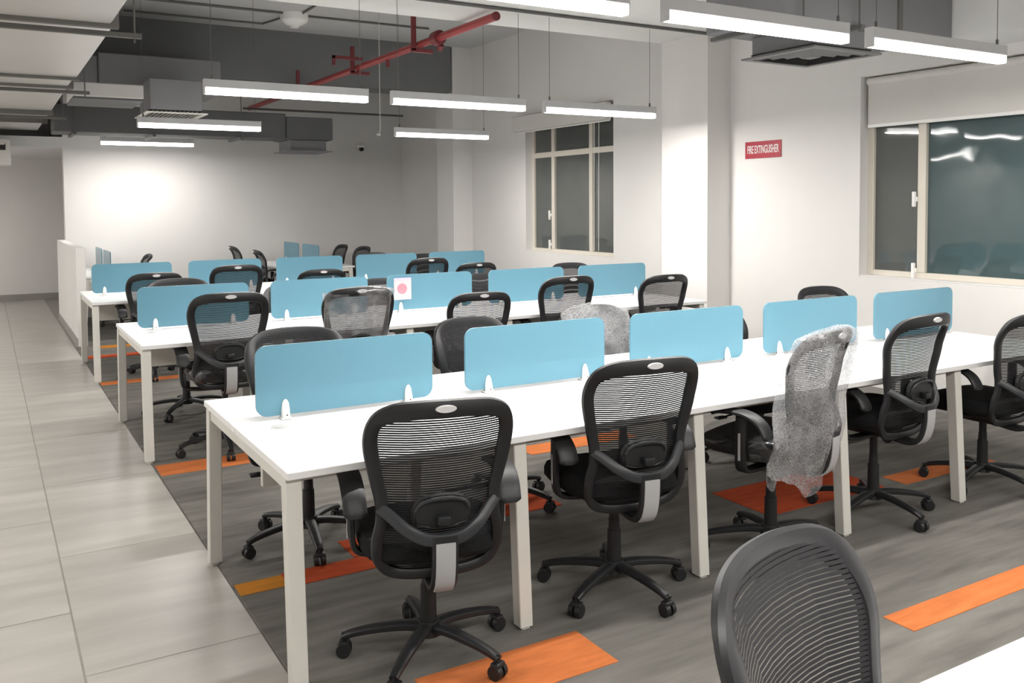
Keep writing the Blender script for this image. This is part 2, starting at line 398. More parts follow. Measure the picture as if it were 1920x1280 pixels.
for x, lb in ((1.84, 'slim pendant lamp cut off by the top edge of the picture'), (3.27, 'slim pendant lamp over the front desks, left of the grey ceiling diffuser'), (4.67, 'slim pendant lamp over the front desks nearest the nearer window')):
    pendant(x, 3.15, ZL+.035, lb)
for x, lb in ((1.95, 'leftmost slim pendant lamp over the middle desk row'), (3.36, 'slim pendant lamp in the centre of the middle lamp row'), (4.77, 'slim pendant lamp of the middle row in front of the farther window')):
    pendant(x, 6.5, ZL, lb)
for x, lb in ((1.93, 'slim pendant lamp hung under the white ceiling grille'), (4.67, 'slim pendant lamp over the third desk row by the far column')):
    pendant(x, 9.5, ZL, lb)
pendant(1.98, 13.25, ZL+.06, 'farthest pendant lamp glowing against the far wall')
for x, w_ in ((.55, 'first'), (2.0, 'second'), (3.4, 'third'), (4.8, 'fourth')):
    pendant(x, .1, ZL+.035, w_+' pendant lamp over the desk row at the camera', grp='pendant lamps beside the camera')
for y, w_ in ((3.15, 'level with the front desk'), (6.5, 'level with the middle desk'), (9.5, 'level with the third desk'), (12.6, 'level with the low partition')):  # unseen lamps added left of the frame to brighten the walkway
    pendant(-1.75, y, ZL, 'added unseen pendant lamp over the walkway '+w_, grp='added pendant lamps over the walkway')

pendant(-1.9, 15.9, 2.28, 'added unseen pendant lamp at the end of the walkway', 2.45, 'added pendant lamps over the walkway')  # added out of view to lift the dark end wall

# ------------------------------------------------------------------ bench desks
TT = .74                                        # height of the desk tops
def bench(x0, y0, L, dep, bays, pitch, label, loc=None, rz=0.0, split=.70, near=None, far=None):
    t = thing('bench_desk', label, 'desk', (x0, y0, 0) if loc is None else loc, rz, 'white bench desks')
    bm = bmesh.new(); bx(bm, 0, L, 0, split-.006, TT-.026, TT, .003, 2); obj('worktop', bm, M['laminate'], t)
    bm = bmesh.new(); bx(bm, 0, L, split+.006, dep, TT-.026, TT, .003, 2); obj('worktop', bm, M['laminate'], t)
    bm = bmesh.new(); bx(bm, .03, L-.03, split-.006, split+.006, TT-.022, TT-.006); obj('channel_strip', bm, M['grommet'], t)
    bm = bmesh.new(); bx(bm, .10, L-.10, split-.012, split+.012, .49, TT-.03, .003, 1); obj('modesty_panel', bm, M['deskmetal'], t)
    bm = bmesh.new(); bx(bm, .10, L-.10, split-.12, split-.014, .60, .612); bx(bm, .10, L-.10, split-.124, split-.12, .60, .66); obj('cable_tray', bm, M['deskmetal'], t)
    n = bays+1
    bmf = bmesh.new(); hexa(bmf, [(-.0275, -.012, .012), (.0275, -.012, .012), (.0275, .042, .012), (-.0275, .042, .012)],
                            [(-.0275, .030, TT-.03), (.0275, .030, TT-.03), (.0275, .085, TT-.03), (-.0275, .085, TT-.03)])
    bmesh.ops.bevel(bmf, geom=bmf.edges[:], offset=.003, segments=1, affect='EDGES')
    bx(bmf, -.018, .018, -.006, .034, 0, .014, .003, 1)
    lf = mesh_of(bmf, 'leg', M['deskmetal'])
    bmf = bmesh.new(); bx(bmf, -.02, .02, .085, dep-.085, TT-.075, TT-.027, .003, 1); cb = mesh_of(bmf, 'cross_beam', M['deskmetal'])
    bmf = bmesh.new(); bx(bmf, -.02, .02, .32, dep-.32, TT-.075, TT-.027, .003, 1); cm = mesh_of(bmf, 'cross_beam', M['deskmetal'])
    xs = [min(max(.03, i*pitch), L-.03) for i in range(n)]
    near = xs if near is None else near; far = near if far is None else far
    for i, x in enumerate(near):
        link('leg', lf, t, (x, 0, 0)); link('cross_beam', cb if i in (0, len(near)-1) else cm, t, (x, 0, 0))
    for x in far: link('leg', lf, t, (x, dep, 0), (0, 0, math.pi))
    bm = bmesh.new(); cyl(bm, (0, 0, TT-.0005), (0, 0, TT+.002), .036, n=24); cyl(bm, (0, 0, TT+.002), (0, 0, TT+.0035), .024, n=20)
    gm = mesh_of(bm, 'grommet', M['grommet'], True)
    for i in range(bays):
        link('grommet', gm, t, (.155+i*pitch, split-.085, 0))
    return t

def screen_meshes(w, h=.285, r=.045, th=.012):
    bm = bmesh.new(); pts = []
    for cx, cz, a0 in ((w/2-r, h-r, 0), (-w/2+r, h-r, 90), (-w/2+r, r, 180), (w/2-r, r, 270)):
        for k in range(7):
            a = R(a0+15*k); pts.append((cx+r*math.cos(a), cz+r*math.sin(a)))
    hexa(bm, [(x, -th/2, z) for x, z in pts], [(x, th/2, z) for x, z in pts])
    return mesh_of(bm, 'panel', M['screen'])
def clip_mesh():
    bm = bmesh.new()
    for s in (-1, 1):
        prof = [(-.017, -.012), (.017, -.012), (.0175, .02), (.014, .048), (.007, .062), (0, .066), (-.007, .062), (-.014, .048), (-.0175, .02)]
        f = lambda z: .0065 + (.022 if z < .0 else .016*(1-z/.07))
        hexa(bm, [(x, s*.0065, z) for x, z in prof], [(x*.8, s*f(z), z) for x, z in prof])
    bx(bm, -.022, .022, -.03, .03, -.014, -.008, .002, 1)
    return mesh_of(bm, 'clip', M['plastic_w'])
CLIP = clip_mesh()
bm = bmesh.new(); cyl(bm, (0, -.0285, .004), (0, -.031, .004), .003, n=8); CLIPSCREW = mesh_of(bm, 'screw', M['dark'])
SCR = {}
def screen(x, y, label, w=.775, rz=0.0, grp='blue desk screens', loc=None):
    if w not in SCR: SCR[w] = screen_meshes(w)
    t = thing('desk_screen', label, 'screen', (x, y, TT+.0152), rz, grp)
    link('panel', SCR[w], t, (0, 0, .002))
    for s in (-1, 1):
        c = link('clip', CLIP, t, (s*.27*w/.775, 0, 0)); link('screw', CLIPSCREW, c)
    return t

ROWS = (('front', 2.82, .94, .775, .91), ('middle', 5.90, .930, .765, .895), ('third', 8.85, .908, .745, .885))
DX0, DL, DD = .816, 4.71, 1.2675
bench(DX0, 2.82, DL, DD, 5, .94, 'nearest complete white bench desk running across the picture', near=[.03, .895, 1.785, 2.695, 3.605, DL-.03], far=[.03, 1.0, 1.88, 2.78, 3.78, DL-.03])
bench(DX0, 5.90, 4.66, DD, 5, .93, 'white bench desk behind the nearest one, in the middle of the room', near=[.03, .93, 1.82, 2.655, 3.54, 4.63], far=[.03, .93, 1.86, 2.79, 3.72, 4.63])
bench(DX0, 8.85, 4.56, DD, 5, .91, 'white bench desk third from the camera, before the low partition', near=[.03, .900, 1.665, 2.685, 4.24, 4.53], far=[.03, .885, 1.80, 2.83, 3.69, 4.53])
bench(1.37, .98-DD, 4.1, DD, 4, 1.02, 'white desk corner cut off at the bottom right of the picture')
ORD = ['leftmost', 'second from left', 'third from left', 'fourth from left', 'rightmost']
ROWN = {'front': 'on the nearest white bench', 'middle': 'on the middle white bench', 'third': 'on the third white bench'}
SCREENS = {}
for nm, y0, p, w, xs in ROWS:
    for i in range(5):
        extra = ', pink paper on it' if (nm == 'middle' and i == 2) else ''
        SCREENS[nm, i] = screen(xs+p*i+w/2, y0+.742, ORD[i]+' frosted blue screen '+ROWN[nm]+extra, w)
# pink paper on a screen
pp = thing('paper_note', 'pink paper with a round red print taped to a blue screen', 'paper', (0, 0, 0))
pc = at_y(755, 541, 5.90+.742-.012)
pp.location = pc
bm = bmesh.new(); bx(bm, -.075, .075, -.0006, .0006, -.088, .088); obj('sheet', bm, M['paper'], pp)
bm = bmesh.new(); bx(bm, -.075, .075, -.0012, -.0004, .07, .088); obj('header_strip', bm, M['paperstrip'], pp)
bm = bmesh.new(); cyl(bm, (-.005, -.0006, -.0), (-.005, -.0016, -.0), .043, n=28); obj('round_print', bm, M['dot'], pp)

# ------------------------------------------------------------------ office chair
OUT = [(0, .366), (.10, .367), (.165, .385), (.200, .435), (.203, .50), (.190, .565), (.190, .63), (.206, .71), (.222, .79), (.226, .855), (.208, .91), (.155, .938), (.07, .947), (0, .948)]
def yc(z):
    T = [(.34, -.150), (.40, -.195), (.47, -.222), (.55, -.232), (.65, -.232), (.80, -.262), (.98, -.325)]
    if z <= T[0][0]: return T[0][1]
    for (a, b), (c, d) in zip(T[:-1], T[1:]):
        if z <= c:
            t = (z-a)/(c-a); t = t*t*(3-2*t)*.35 + t*.65
            return b+(d-b)*t
    return T[-1][1]
def yb(x, z): return yc(z) + .050*(x/.22)**2
half = catmull(OUT, 5)
loop = half + [(-x, z) for x, z in reversed(half[1:-1])]
def hw(z):                                      # half width of the back's centre line at height z
    best = 0
    for (x0, z0), (x1, z1) in zip(half[:-1], half[1:]):
        if min(z0, z1) <= z <= max(z0, z1) and abs(z1-z0) > 1e-9:
            best = max(best, x0+(x1-x0)*(z-z0)/(z1-z0))
    return best

CH = {}
def build_chair_meshes():
    # frame
    bm = bmesh.new(); P = [(x, yb(x, z), z) for x, z in loop]
    def sec(i, t):
        z = P[i][2]; a = .019 if z < .5 else .019 + .006*min(1, (z-.5)/.3)
        if z > .90: a += .006*min(1, (z-.90)/.04)
        return ell(.015, a, 10, .75)
    sweep(bm, P, sec, side=(0, 1, 0), closed=True); CH['back_frame'] = mesh_of(bm, 'back_frame', M['frame'], True)
    # mesh of horizontal strands
    bm = bmesh.new(); z = .360
    while z < .962:
        zz = min(max(z, .369), .946); h = hw(zz) + (-.004 if .369 <= z <= .946 else -.016); n = 12; A = []; B = []
        e = max(0, 1-(z-.36)/.035, 1-(.962-z-.035)/.04)
        def off(x): return .008 + .0080*max(min(1, e), min(1, max(0, (abs(x)/max(h, .01)-.55)/.28)))
        for k in range(n+1):
            x = h*math.sin((k/n-.5)*math.pi)
            A.append(bm.verts.new((x, yb(x, z)+off(x), z))); B.append(bm.verts.new((x, yb(x, z+.0063)+off(x), z+.0063)))
        for k in range(n): bm.faces.new((A[k], A[k+1], B[k+1], B[k]))
        z += .0082
    CH['mesh_back'] = mesh_of(bm, 'mesh_back', M['strand'])
    # badge
    bm = bmesh.new(); y0 = yc(.952)-.0165
    prof = [(math.cos(a)*.035, math.sin(a)*.013) for a in (2*math.pi*k/28 for k in range(28))]
    hexa(bm, [(x, y0+.004, .950+z) for x, z in prof], [(x*.9, y0-.003, .950+z*.85) for x, z in prof]); CH['badge'] = mesh_of(bm, 'badge', M['logo'], False)
    # lumbar pad
    bm = bmesh.new(); pr = [(-.098, .555), (-.104, .585), (-.100, .615), (-.085, .640), (-.055, .655), (0, .661), (.055, .655), (.085, .640), (.100, .615), (.104, .585), (.098, .555), (.05, .543), (0, .540), (-.05, .543)]
    hexa(bm, [(x, yb(x, z)-.010, z) for x, z in pr], [(x*.9, yb(x, z)-.036, .6+(z-.6)*.86) for x, z in pr])
    bmesh.ops.bevel(bm, geom=[e for e in bm.edges if len(e.link_faces) == 2 and abs(e.link_faces[0].normal.dot(e.link_faces[1].normal)) < .6], offset=.006, segments=2, affect='EDGES')
    CH['lumbar_pad'] = mesh_of(bm, 'lumbar_pad', M['black'], True)
    bm = bmesh.new(); P = catmull([(-.088, yb(.088, .61)-.036, .606), (-.074, yb(.07, .63)-.040, .630), (-.04, yb(.04, .645)-.042, .643), (0, yc(.647)-.043, .646), (.04, yb(.04, .645)-.042, .643), (.074, yb(.07, .63)-.040, .630), (.088, yb(.088, .61)-.036, .606)], 4)
    sweep(bm, P, lambda i, t: ell(.006, .007, 8), side=(0, 1, 0)); CH['lumbar_rim'] = mesh_of(bm, 'lumbar_rim', M['bracket'], True)  # lighter arc imitates the highlight along the pad's top
    bm = bmesh.new(); bx(bm, -.022, .022, -.295, -.262, .562, .592, .005, 2); CH['lumbar_knob'] = mesh_of(bm, 'lumbar_knob', M['black'], True)
    # moustache bracket
    bm = bmesh.new(); Q = [(.196, yb(.196, .605)-.004, .610), (.165, yb(.165, .59)-.020, .588), (.120, -.262, .552), (.075, -.280, .527), (.035, -.290, .518), (0, -.293, .516)]
    P = catmull(Q + [(-x, y, z) for x, y, z in reversed(Q[:-1])], 4)
    def sec(i, t):
        s = abs(2*t-1); return ell(.012, .019+.004*(1-s), 10, .7)
    sweep(bm, P, sec, side=(0, 1, 0)); CH['back_bracket'] = mesh_of(bm, 'back_bracket', M['bracket'], True)
    # spine and its grey cover plate
    S = catmull([(0, -.293, .530), (0, -.292, .47), (0, -.284, .41), (0, -.262, .362), (0, -.215, .335), (0, -.13, .338), (0, -.03, .352)], 5)
    bm = bmesh.new(); sweep(bm, S, lambda i, t: ell(.043, .013, 12, .45), side=(1, 0, 0)); CH['spine'] = mesh_of(bm, 'spine', M['black'], True)
    n = len(S); T = S[2:int(n*.60)]; off = []
    for i, p in enumerate(T):
        a, b_ = Vector(T[max(0, i-1)]), Vector(T[min(len(T)-1, i+1)]); t = (b_-a).normalized(); nn = Vector((0, t.z, -t.y)); nn = nn if nn.y < 0 else -nn
        off.append(tuple(Vector(p)+nn*.0155))
    bm = bmesh.new(); sweep(bm, off, lambda i, t: ell(.033, .003, 8, .4), side=(1, 0, 0)); CH['cover_plate'] = mesh_of(bm, 'cover_plate', M['plate'], True)
    # seat cushion
    bm = bmesh.new(); rings = []
    def ring(sx, sy, z, cy=.03, dip=0):
        r = []
        for k in range(40):
            a = 2*math.pi*k/40; c, s = math.cos(a), math.sin(a)
            x = math.copysign(abs(c)**.5, c)*sx; y = cy + math.copysign(abs(s)**.5, s)*sy
            r.append(bm.verts.new((x, y, z - dip*max(0, (y-.1)/.15)**2)))
        return r
    for sx, sy, z, d in ((.20, .19, .408, .0), (.232, .222, .412, .01), (.245, .236, .430, .018), (.245, .236, .462, .02), (.236, .227, .482, .02), (.20, .19, .494, .02), (.12, .11, .497, .01), (.04, .04, .496, 0)):
        rings.append(ring(sx, sy, z, .03, d))
    for A, B in zip(rings[:-1], rings[1:]):
        for k in range(40): bm.faces.new((A[k], A[(k+1) % 40], B[(k+1) % 40], B[k]))
    bm.faces.new(list(reversed(rings[0]))); bm.faces.new(rings[-1]); CH['seat'] = mesh_of(bm, 'seat', M['fabric'], True)
    bm = bmesh.new(); bx(bm, -.19, .19, -.15, .20, .392, .412, .008, 2); CH['seat_pan'] = mesh_of(bm, 'seat_pan', M['black'], True)
    bm = bmesh.new(); bx(bm, -.075, .075, -.12, .11, .338, .394, .012, 2); CH['mechanism'] = mesh_of(bm, 'mechanism', M['black'], True)
    bm = bmesh.new(); cyl(bm, (.07, .03, .365), (.22, .05, .360), .006, n=8); bx(bm, .20, .275, .025, .070, .352, .366, .006, 2); CH['lever'] = mesh_of(bm, 'lever', M['black'], True)
    # arms
    for s in (-1, 1):
        bm = bmesh.new(); P = catmull([(s*.05, .0, .386), (s*.16, .0, .388), (s*.235, .0, .398), (s*.262, -.002, .430), (s*.268, -.004, .52), (s*.268, -.006, .640)], 4)
        sweep(bm, P, lambda i, t: ell(.030-.006*t, .011, 10, .5), side=(0, 1, 0)); CH['post', s] = mesh_of(bm, 'armrest_post', M['black'], True)
        bm = bmesh.new(); bx(bm, s*.281-.002, s*.281+.002, -.010, .002, .45, .57, .0015, 1); CH['slot', s] = mesh_of(bm, 'height_slot', M['plate'])
        bm = bmesh.new(); P = catmull([(s*.265, .135, .640), (s*.268, .09, .655), (s*.270, .0, .660), (s*.270, -.06, .650), (s*.268, -.105, .622), (s*.266, -.128, .585), (s*.266, -.136, .560)], 4)
        sweep(bm, P, lambda i, t: ell(.040*max(.55, min(1, 6*(t+.09), 6*(1.09-t))), .011, 12, .6), side=(1, 0, 0)); CH['pad', s] = mesh_of(bm, 'armrest_pad', M['black'], True)
    # column, base, casters
    bm = bmesh.new(); cyl(bm, (0, 0, .10), (0, 0, .255), .030, .027, 20); cyl(bm, (0, 0, .255), (0, 0, .30), .023, .022, 20); CH['column_cover'] = mesh_of(bm, 'column_cover', M['black'], True)
    bm = bmesh.new(); cyl(bm, (0, 0, .20), (0, 0, .345), .020, n=16); CH['gas_lift'] = mesh_of(bm, 'gas_lift', M['black'], True)
    bm = bmesh.new(); cyl(bm, (0, 0, .078), (0, 0, .130), .046, .038, 24); CH['hub'] = mesh_of(bm, 'hub', M['black'], True)
    bm = bmesh.new(); P = catmull([(0, .030, .106), (0, .10, .108), (0, .20, .097), (0, .27, .083), (0, .305, .070)], 4)
    sweep(bm, P, lambda i, t: ell(.027-.011*t, .017-.006*t, 10, .7), side=(1, 0, 0)); CH['base_leg'] = mesh_of(bm, 'base_leg', M['black'], True)
    bm = bmesh.new(); cyl(bm, (0, .300, .045), (0, .300, .085), .008, n=10)
    for s in (-1, 1): cyl(bm, (s*.006, .300, .0275), (s*.025, .300, .0275), .0275, .025, 20)
    bx(bm, -.024, .024, .282, .318, .040, .060, .008, 2); CH['caster'] = mesh_of(bm, 'caster', M['black'], True)
build_chair_meshes()

def wrap_mesh(kind):
    bm = bmesh.new(); nu, nv = 64, 46; rings = []
    ztop, zbot = (.995, .325) if kind == 'bubble' else (.985, .50)
    for j in range(nv+1):
        v = j/nv; z = ztop + (zbot-ztop)*v
        zz = min(max(z, .38), .945); cy = yc(zz) + .012
        cap = min(1, (v/.07))**.5 if v < .07 else 1
        a = (.258 - .02*v)*max(.02, cap); d = (.045 + .035*min(1, v*1.6))*max(.02, cap)
        if kind == 'film': d = .034*max(.02, cap); a = .252*max(.02, cap)*(1-.12*v)
        r = []
        for i in range(nu):
            t = 2*math.pi*i/nu; c, s = math.cos(t), math.sin(t)
            x = math.copysign(abs(c)**.7, c)*a; y = math.copysign(abs(s)**.8, s)*d
            w = noise.noise(Vector((x*9+3, z*2.2, s*2)))*.030*min(1, v*5) + noise.noise(Vector((x*24, z*7+5, s*3)))*.011*min(1, v*8)
            zt = z + (noise.noise(Vector((x*7, 0, s*2)))*.06 - (.07*max(0, 1-abs(x+.12)/.10) if kind == 'bubble' else 0))*max(0, v-.75)*4
            r.append(bm.verts.new((x + w*c*.6, cy + .05*(x/.25)**2*(1-v*.3) + y + w*s, zt)))
        rings.append(r)
    for j in range(nv):
        for i in range(nu):
            k = (i+1) % nu
            f = [rings[j][i], rings[j][k], rings[j+1][k], rings[j+1][i]]
            ce = sum((q.co for q in f), Vector())/4
            if kind == 'bubble' and i > nu//2 and abs(ce.x-.05) < .075*(1-((ce.z-.915-.25*(ce.x-.05))/.022)**2 if abs(ce.z-.915-.25*(ce.x-.05)) < .022 else 0): continue
            if kind == 'film' and ce.x < -.04 and ce.z > .93 - .05*(ce.x+.04): continue
            bm.faces.new(f)
    return mesh_of(bm, 'wrap', M['bubble' if kind == 'bubble' else 'film'], True)
CH['bubble'] = wrap_mesh('bubble'); CH['film'] = wrap_mesh('film')
def seat_wrap():
    bm = bmesh.new(); rings = []
    for sx, sy, z in ((.19, .18, .398), (.245, .236, .404), (.256, .247, .430), (.256, .247, .468), (.244, .235, .490), (.20, .19, .501), (.1, .1, .504)):
        r = []
        for k in range(48):
            a = 2*math.pi*k/48; c, s = math.cos(a), math.sin(a)
            w = 1+noise.noise(Vector((c*4, s*4, z*40)))*.035
            r.append(bm.verts.new((math.copysign(abs(c)**.5, c)*sx*w, .03+math.copysign(abs(s)**.5, s)*sy*w, z+noise.noise(Vector((c*6, s*6, z*20)))*.006)))
        rings.append(r)
    for A, B in zip(rings[:-1], rings[1:]):
        for k in range(48): bm.faces.new((A[k], A[(k+1) % 48], B[(k+1) % 48], B[k]))
    bm.faces.new(rings[-1])
    return mesh_of(bm, 'seat_wrap', M['seatfilm'], True)
CH['seat_wrap'] = seat_wrap()

def chair(x, y, head, label, lift=0.0, group=None, wrap=None, seatwrap=False, spin=None, plate=True, arms=True):
    """head: degrees clockwise from +y that the seated person would face"""
    t = thing('office_chair', label, 'chair', (x, y, CZ), -R(head), group)
    up = (0, 0, lift)
    link('seat', CH['seat'], t, up); link('seat_pan', CH['seat_pan'], t, up)
    fr = link('back_frame', CH['back_frame'], t, up); link('badge', CH['badge'], fr)
    link('mesh_back', CH['mesh_back'], t, up)
    lp_ = link('lumbar_pad', CH['lumbar_pad'], t, up); link('lumbar_knob', CH['lumbar_knob'], lp_); link('lumbar_rim', CH['lumbar_rim'], lp_)
    link('back_bracket', CH['back_bracket'], t, up)
    sp = link('spine', CH['spine'], t, up)
    if plate: link('cover_plate', CH['cover_plate'], sp)
    link('mechanism', CH['mechanism'], t, up)
    if arms: link('lever', CH['lever'], t, up)
    for s in (-1, 1) if arms else ():
        au = (0, 0, min(lift, .028)); po = link('armrest_post', CH['post', s], t, au); link('height_slot', CH['slot', s], po); link('armrest_pad', CH['pad', s], t, au)
    link('column_cover', CH['column_cover'], t); link('gas_lift', CH['gas_lift'], t, (0, 0, lift)); link('hub', CH['hub'], t)
    sp0 = random.uniform(0, 72) if spin is None else spin
    for k in range(5):
        a = R(sp0+72*k)
        link('base_leg', CH['base_leg'], t, (0, 0, 0), (0, 0, a)); link('caster', CH['caster'], t, (0, 0, 0), (0, 0, a))
    if wrap == 'bubble': link('bubble_wrap_cover', CH['bubble'], t, up)['label'] = 'translucent bubble wrap over the backrest'
    if wrap == 'film': link('plastic_film_cover', CH['film'], t, up)['label'] = 'crumpled clear plastic film over the backrest'
    if seatwrap: link('seat_plastic_wrap', CH['seat_wrap'], t, up)['label'] = 'shiny clear plastic over the seat'
    return t

def chair_logo(px, Y, head, label, **k):        # a chair seen from behind: the badge shows at pixel px, its back stands at y = Y
    p = at_y(px[0], px[1], Y); a = R(head); ly = -.342
    return chair(p.x-math.sin(a)*ly, p.y-math.cos(a)*ly, head, label, lift=p.z-.950-CZ, **k)
def chair_top(px, Y, head, label, **k):         # a chair seen from the front: the top of its backrest shows at pixel px
    p = at_y(px[0], px[1], Y); a = R(head); ly = -.33
    return chair(p.x-math.sin(a)*ly, p.y-math.cos(a)*ly, head, label, lift=p.z-.978-CZ, **k)

G1, G2, G3, G4 = 'chairs on the near side of the front desk', 'chairs on the far side of the front desk', 'chairs around the middle desk', 'chairs around the third desk'
chair_logo((838, 768), 2.50, 14, 'black mesh chair nearest the aisle, its back in the foreground', group=G1, spin=3)
chair_logo((1232, 687), 2.58, 9, 'black mesh chair with grey plate between the first chair and the bubble-wrapped one', group=G1, spin=51)
chair_logo((1584, 630), 2.54, -14, 'black chair with its tall back fully draped in bubble wrap', group=G1, wrap='bubble', seatwrap=True, spin=40)
chair_logo((1762, 600), 2.62, -4, 'black mesh chair just right of the bubble-wrapped chair', group=G1, spin=26)
chair_logo((1964, 596), 2.60, 0, 'black mesh chair cut off by the right edge of the picture', group=G1, spin=30)
chair_top((548, 612), 4.42, 186, 'black chair facing the camera behind the leftmost front screen', group=G2, spin=69)
chair_top((866, 593), 4.42, 172, 'black chair facing the camera in the gap between the first two front screens', group=G2)
chair_top((1100, 571), 4.42, 176, 'chair with bubble-wrapped back behind the second front screen', group=G2, wrap='bubble')
chair_top((1326, 578), 4.40, 180, 'chair whose top edge just shows over the third front screen', group=G2)
chair_top((1528, 536), 4.42, 184, 'black chair facing the camera behind the fourth front screen below the sign', group=G2)
chair_logo((434, 557), 5.62, 4, 'black mesh chair with plastic-covered seat at the aisle end of the middle desk', group=G3, seatwrap=True, spin=33)
chair_logo((680, 546), 5.62, 6, 'black mesh chair wrapped in crumpled clear plastic film', group=G3, wrap='film')
chair_logo((910, 555), 5.60, 6, 'lower black mesh chair beyond the front desk, left of centre gap', group=G3)
chair_logo((1077, 524), 5.66, 2, 'black mesh chair directly below the farther window at the middle desk', group=G3)
chair_logo((1260, 521), 5.66, 2, 'rightmost black mesh chair of the middle desk beside the near column', group=G3, spin=20)
chair_top((330, 521), 7.5, 180, 'chair arching up behind the leftmost screen of the middle desk', group=G3)
chair_top((543, 531), 7.5, 182, 'chair mostly hidden behind the second screen of the middle desk', group=G3)
chair_top((708, 521), 7.5, 180, 'chair showing in the gap left of the pink paper', group=G3)
chair_top((898, 512), 7.5, 178, 'chair showing in the gap right of the screen with pink paper', group=G3)
chair_top((1063, 492), 7.5, 182, 'chair facing the camera right under the farther window sill', group=G3)
chair_logo((294, 517), 8.58, 0, 'leftmost black mesh chair at the third desk', group=G4)
chair_logo((447, 502), 8.62, 4, 'second black mesh chair from the aisle at the third desk', group=G4)
chair_logo((608, 510), 8.60, 4, 'low black mesh chair at the middle of the third desk', group=G4)
chair_logo((810, 488), 8.64, 0, 'black mesh chair before the fourth screen of the third desk', group=G4, arms=False)
chair_logo((900, 497), 8.60, 4, 'rightmost black mesh chair at the third desk', group=G4, spin=20)
chair_top((396, 490), 10.45, 180, 'chair behind the second screen of the third desk, only a dark edge showing', group=G4)
chair_top((566, 487), 10.45, 180, 'chair hidden behind the third screen of the third desk', group=G4)
chair_top((695, 473), 10.45, 180, 'chair whose dark top edge shows above the fourth screen of the third desk', group=G4)
chair_top((794, 475), 10.45, 180, 'chair in the gap between the last two screens of the third desk', group=G4)
chair(1.158, .730, 162, 'large dark mesh chair back in the foreground at the bottom right', lift=.07, group='chairs at the camera desk', spin=20, arms=False)
# far cluster turned ninety degrees
bench(0, 0, 1.84, 1.0, 2, .92, 'white desk set crosswise beside the far wall', loc=(4.55, 11.75+.4, 0), rz=R(90), split=.5, near=[.03, 1.81])
bench(0, 0, 1.84, .74, 2, .92, 'white desk set crosswise behind the low partition', loc=(1.75, 11.75+.4, 0), rz=R(90), split=.40, near=[.03, 1.81])
screen(4.05, 12.60, 'nearer of two blue screens on the crosswise far desk', .745, R(90))
screen(4.05, 13.54, 'farther of two blue screens on the crosswise far desk', .745, R(90))
screen(1.35, 12.60, 'nearer screen seen edge-on by the low partition', .745, R(90))
screen(1.35, 13.54, 'farther screen seen edge-on by the low partition', .745, R(90))
G5 = 'chairs of the crosswise far desks'
chair(3.45, 13.55, 90, 'farthest chair seen edge-on left of the crosswise desk', lift=.03, group=G5)
chair(3.60, 12.75, 92, 'nearer chair seen edge-on left of the crosswise desk', lift=.0, group=G5)
chair(1.62, 12.95, 270, 'chair seen edge-on behind the leftmost screen of the third desk', lift=-.02, group=G5)
chair(4.62, 13.6, 268, 'farther of two chairs right of the crosswise desk', lift=.0, group=G5)
chair(4.66, 12.75, 264, 'nearer of two chairs right of the crosswise desk', lift=.0, group=G5)

# ------------------------------------------------------------------ ducts, pipes and ceiling fittings
d = thing('main_duct', 'wide pale insulated duct with flanged joints at the upper left', 'duct', (0, 0, 0))
ys = [1.2, 3.6, 5.80, 8.30, 8.92, 11.56, 12.0, 12.66, 14.2]
for i, (a, b_) in enumerate(zip(ys[:-1], ys[1:])):
    bm = bmesh.new(); bx(bm, -1.0, .70 - (.02 if i % 2 else 0), a+.012, b_-.012, 2.68+(.03 if i in (4, 6) else 0), 3.25, .01, 1); obj('duct_section', bm, M['ductwhite'], d)
for y in ys[1:-1]:
    bm = bmesh.new(); bx(bm, -1.02, .72, y-.022, y+.022, 2.655, 3.27, .003, 1); obj('flange', bm, M['flange'], d)
for y in (5.88, 9.0, 11.66):
    bm = bmesh.new(); bx(bm, -1.1, .86, y, y+.035, 2.625, 2.655, .003, 1); cyl(bm, (.82, y+.018, 2.60), (.82, y+.018, ZC), .006, n=8); obj('hanger', bm, M['flange'], d)  # hangers share the darkened steel, shade painted in
d = thing('branch_duct', 'pale branch duct leading off the main duct', 'duct', (0, 0, 0))
bm = bmesh.new(); bx(bm, .735, 1.34, 9.15, 9.9, 2.625, 2.755, .008, 1); obj('duct_section', bm, M['ductwhite'], d)
bm = bmesh.new(); bx(bm, .735, 1.335, 9.16, 9.89, 2.605, 2.626); obj('underside', bm, M['ductdark'], d)
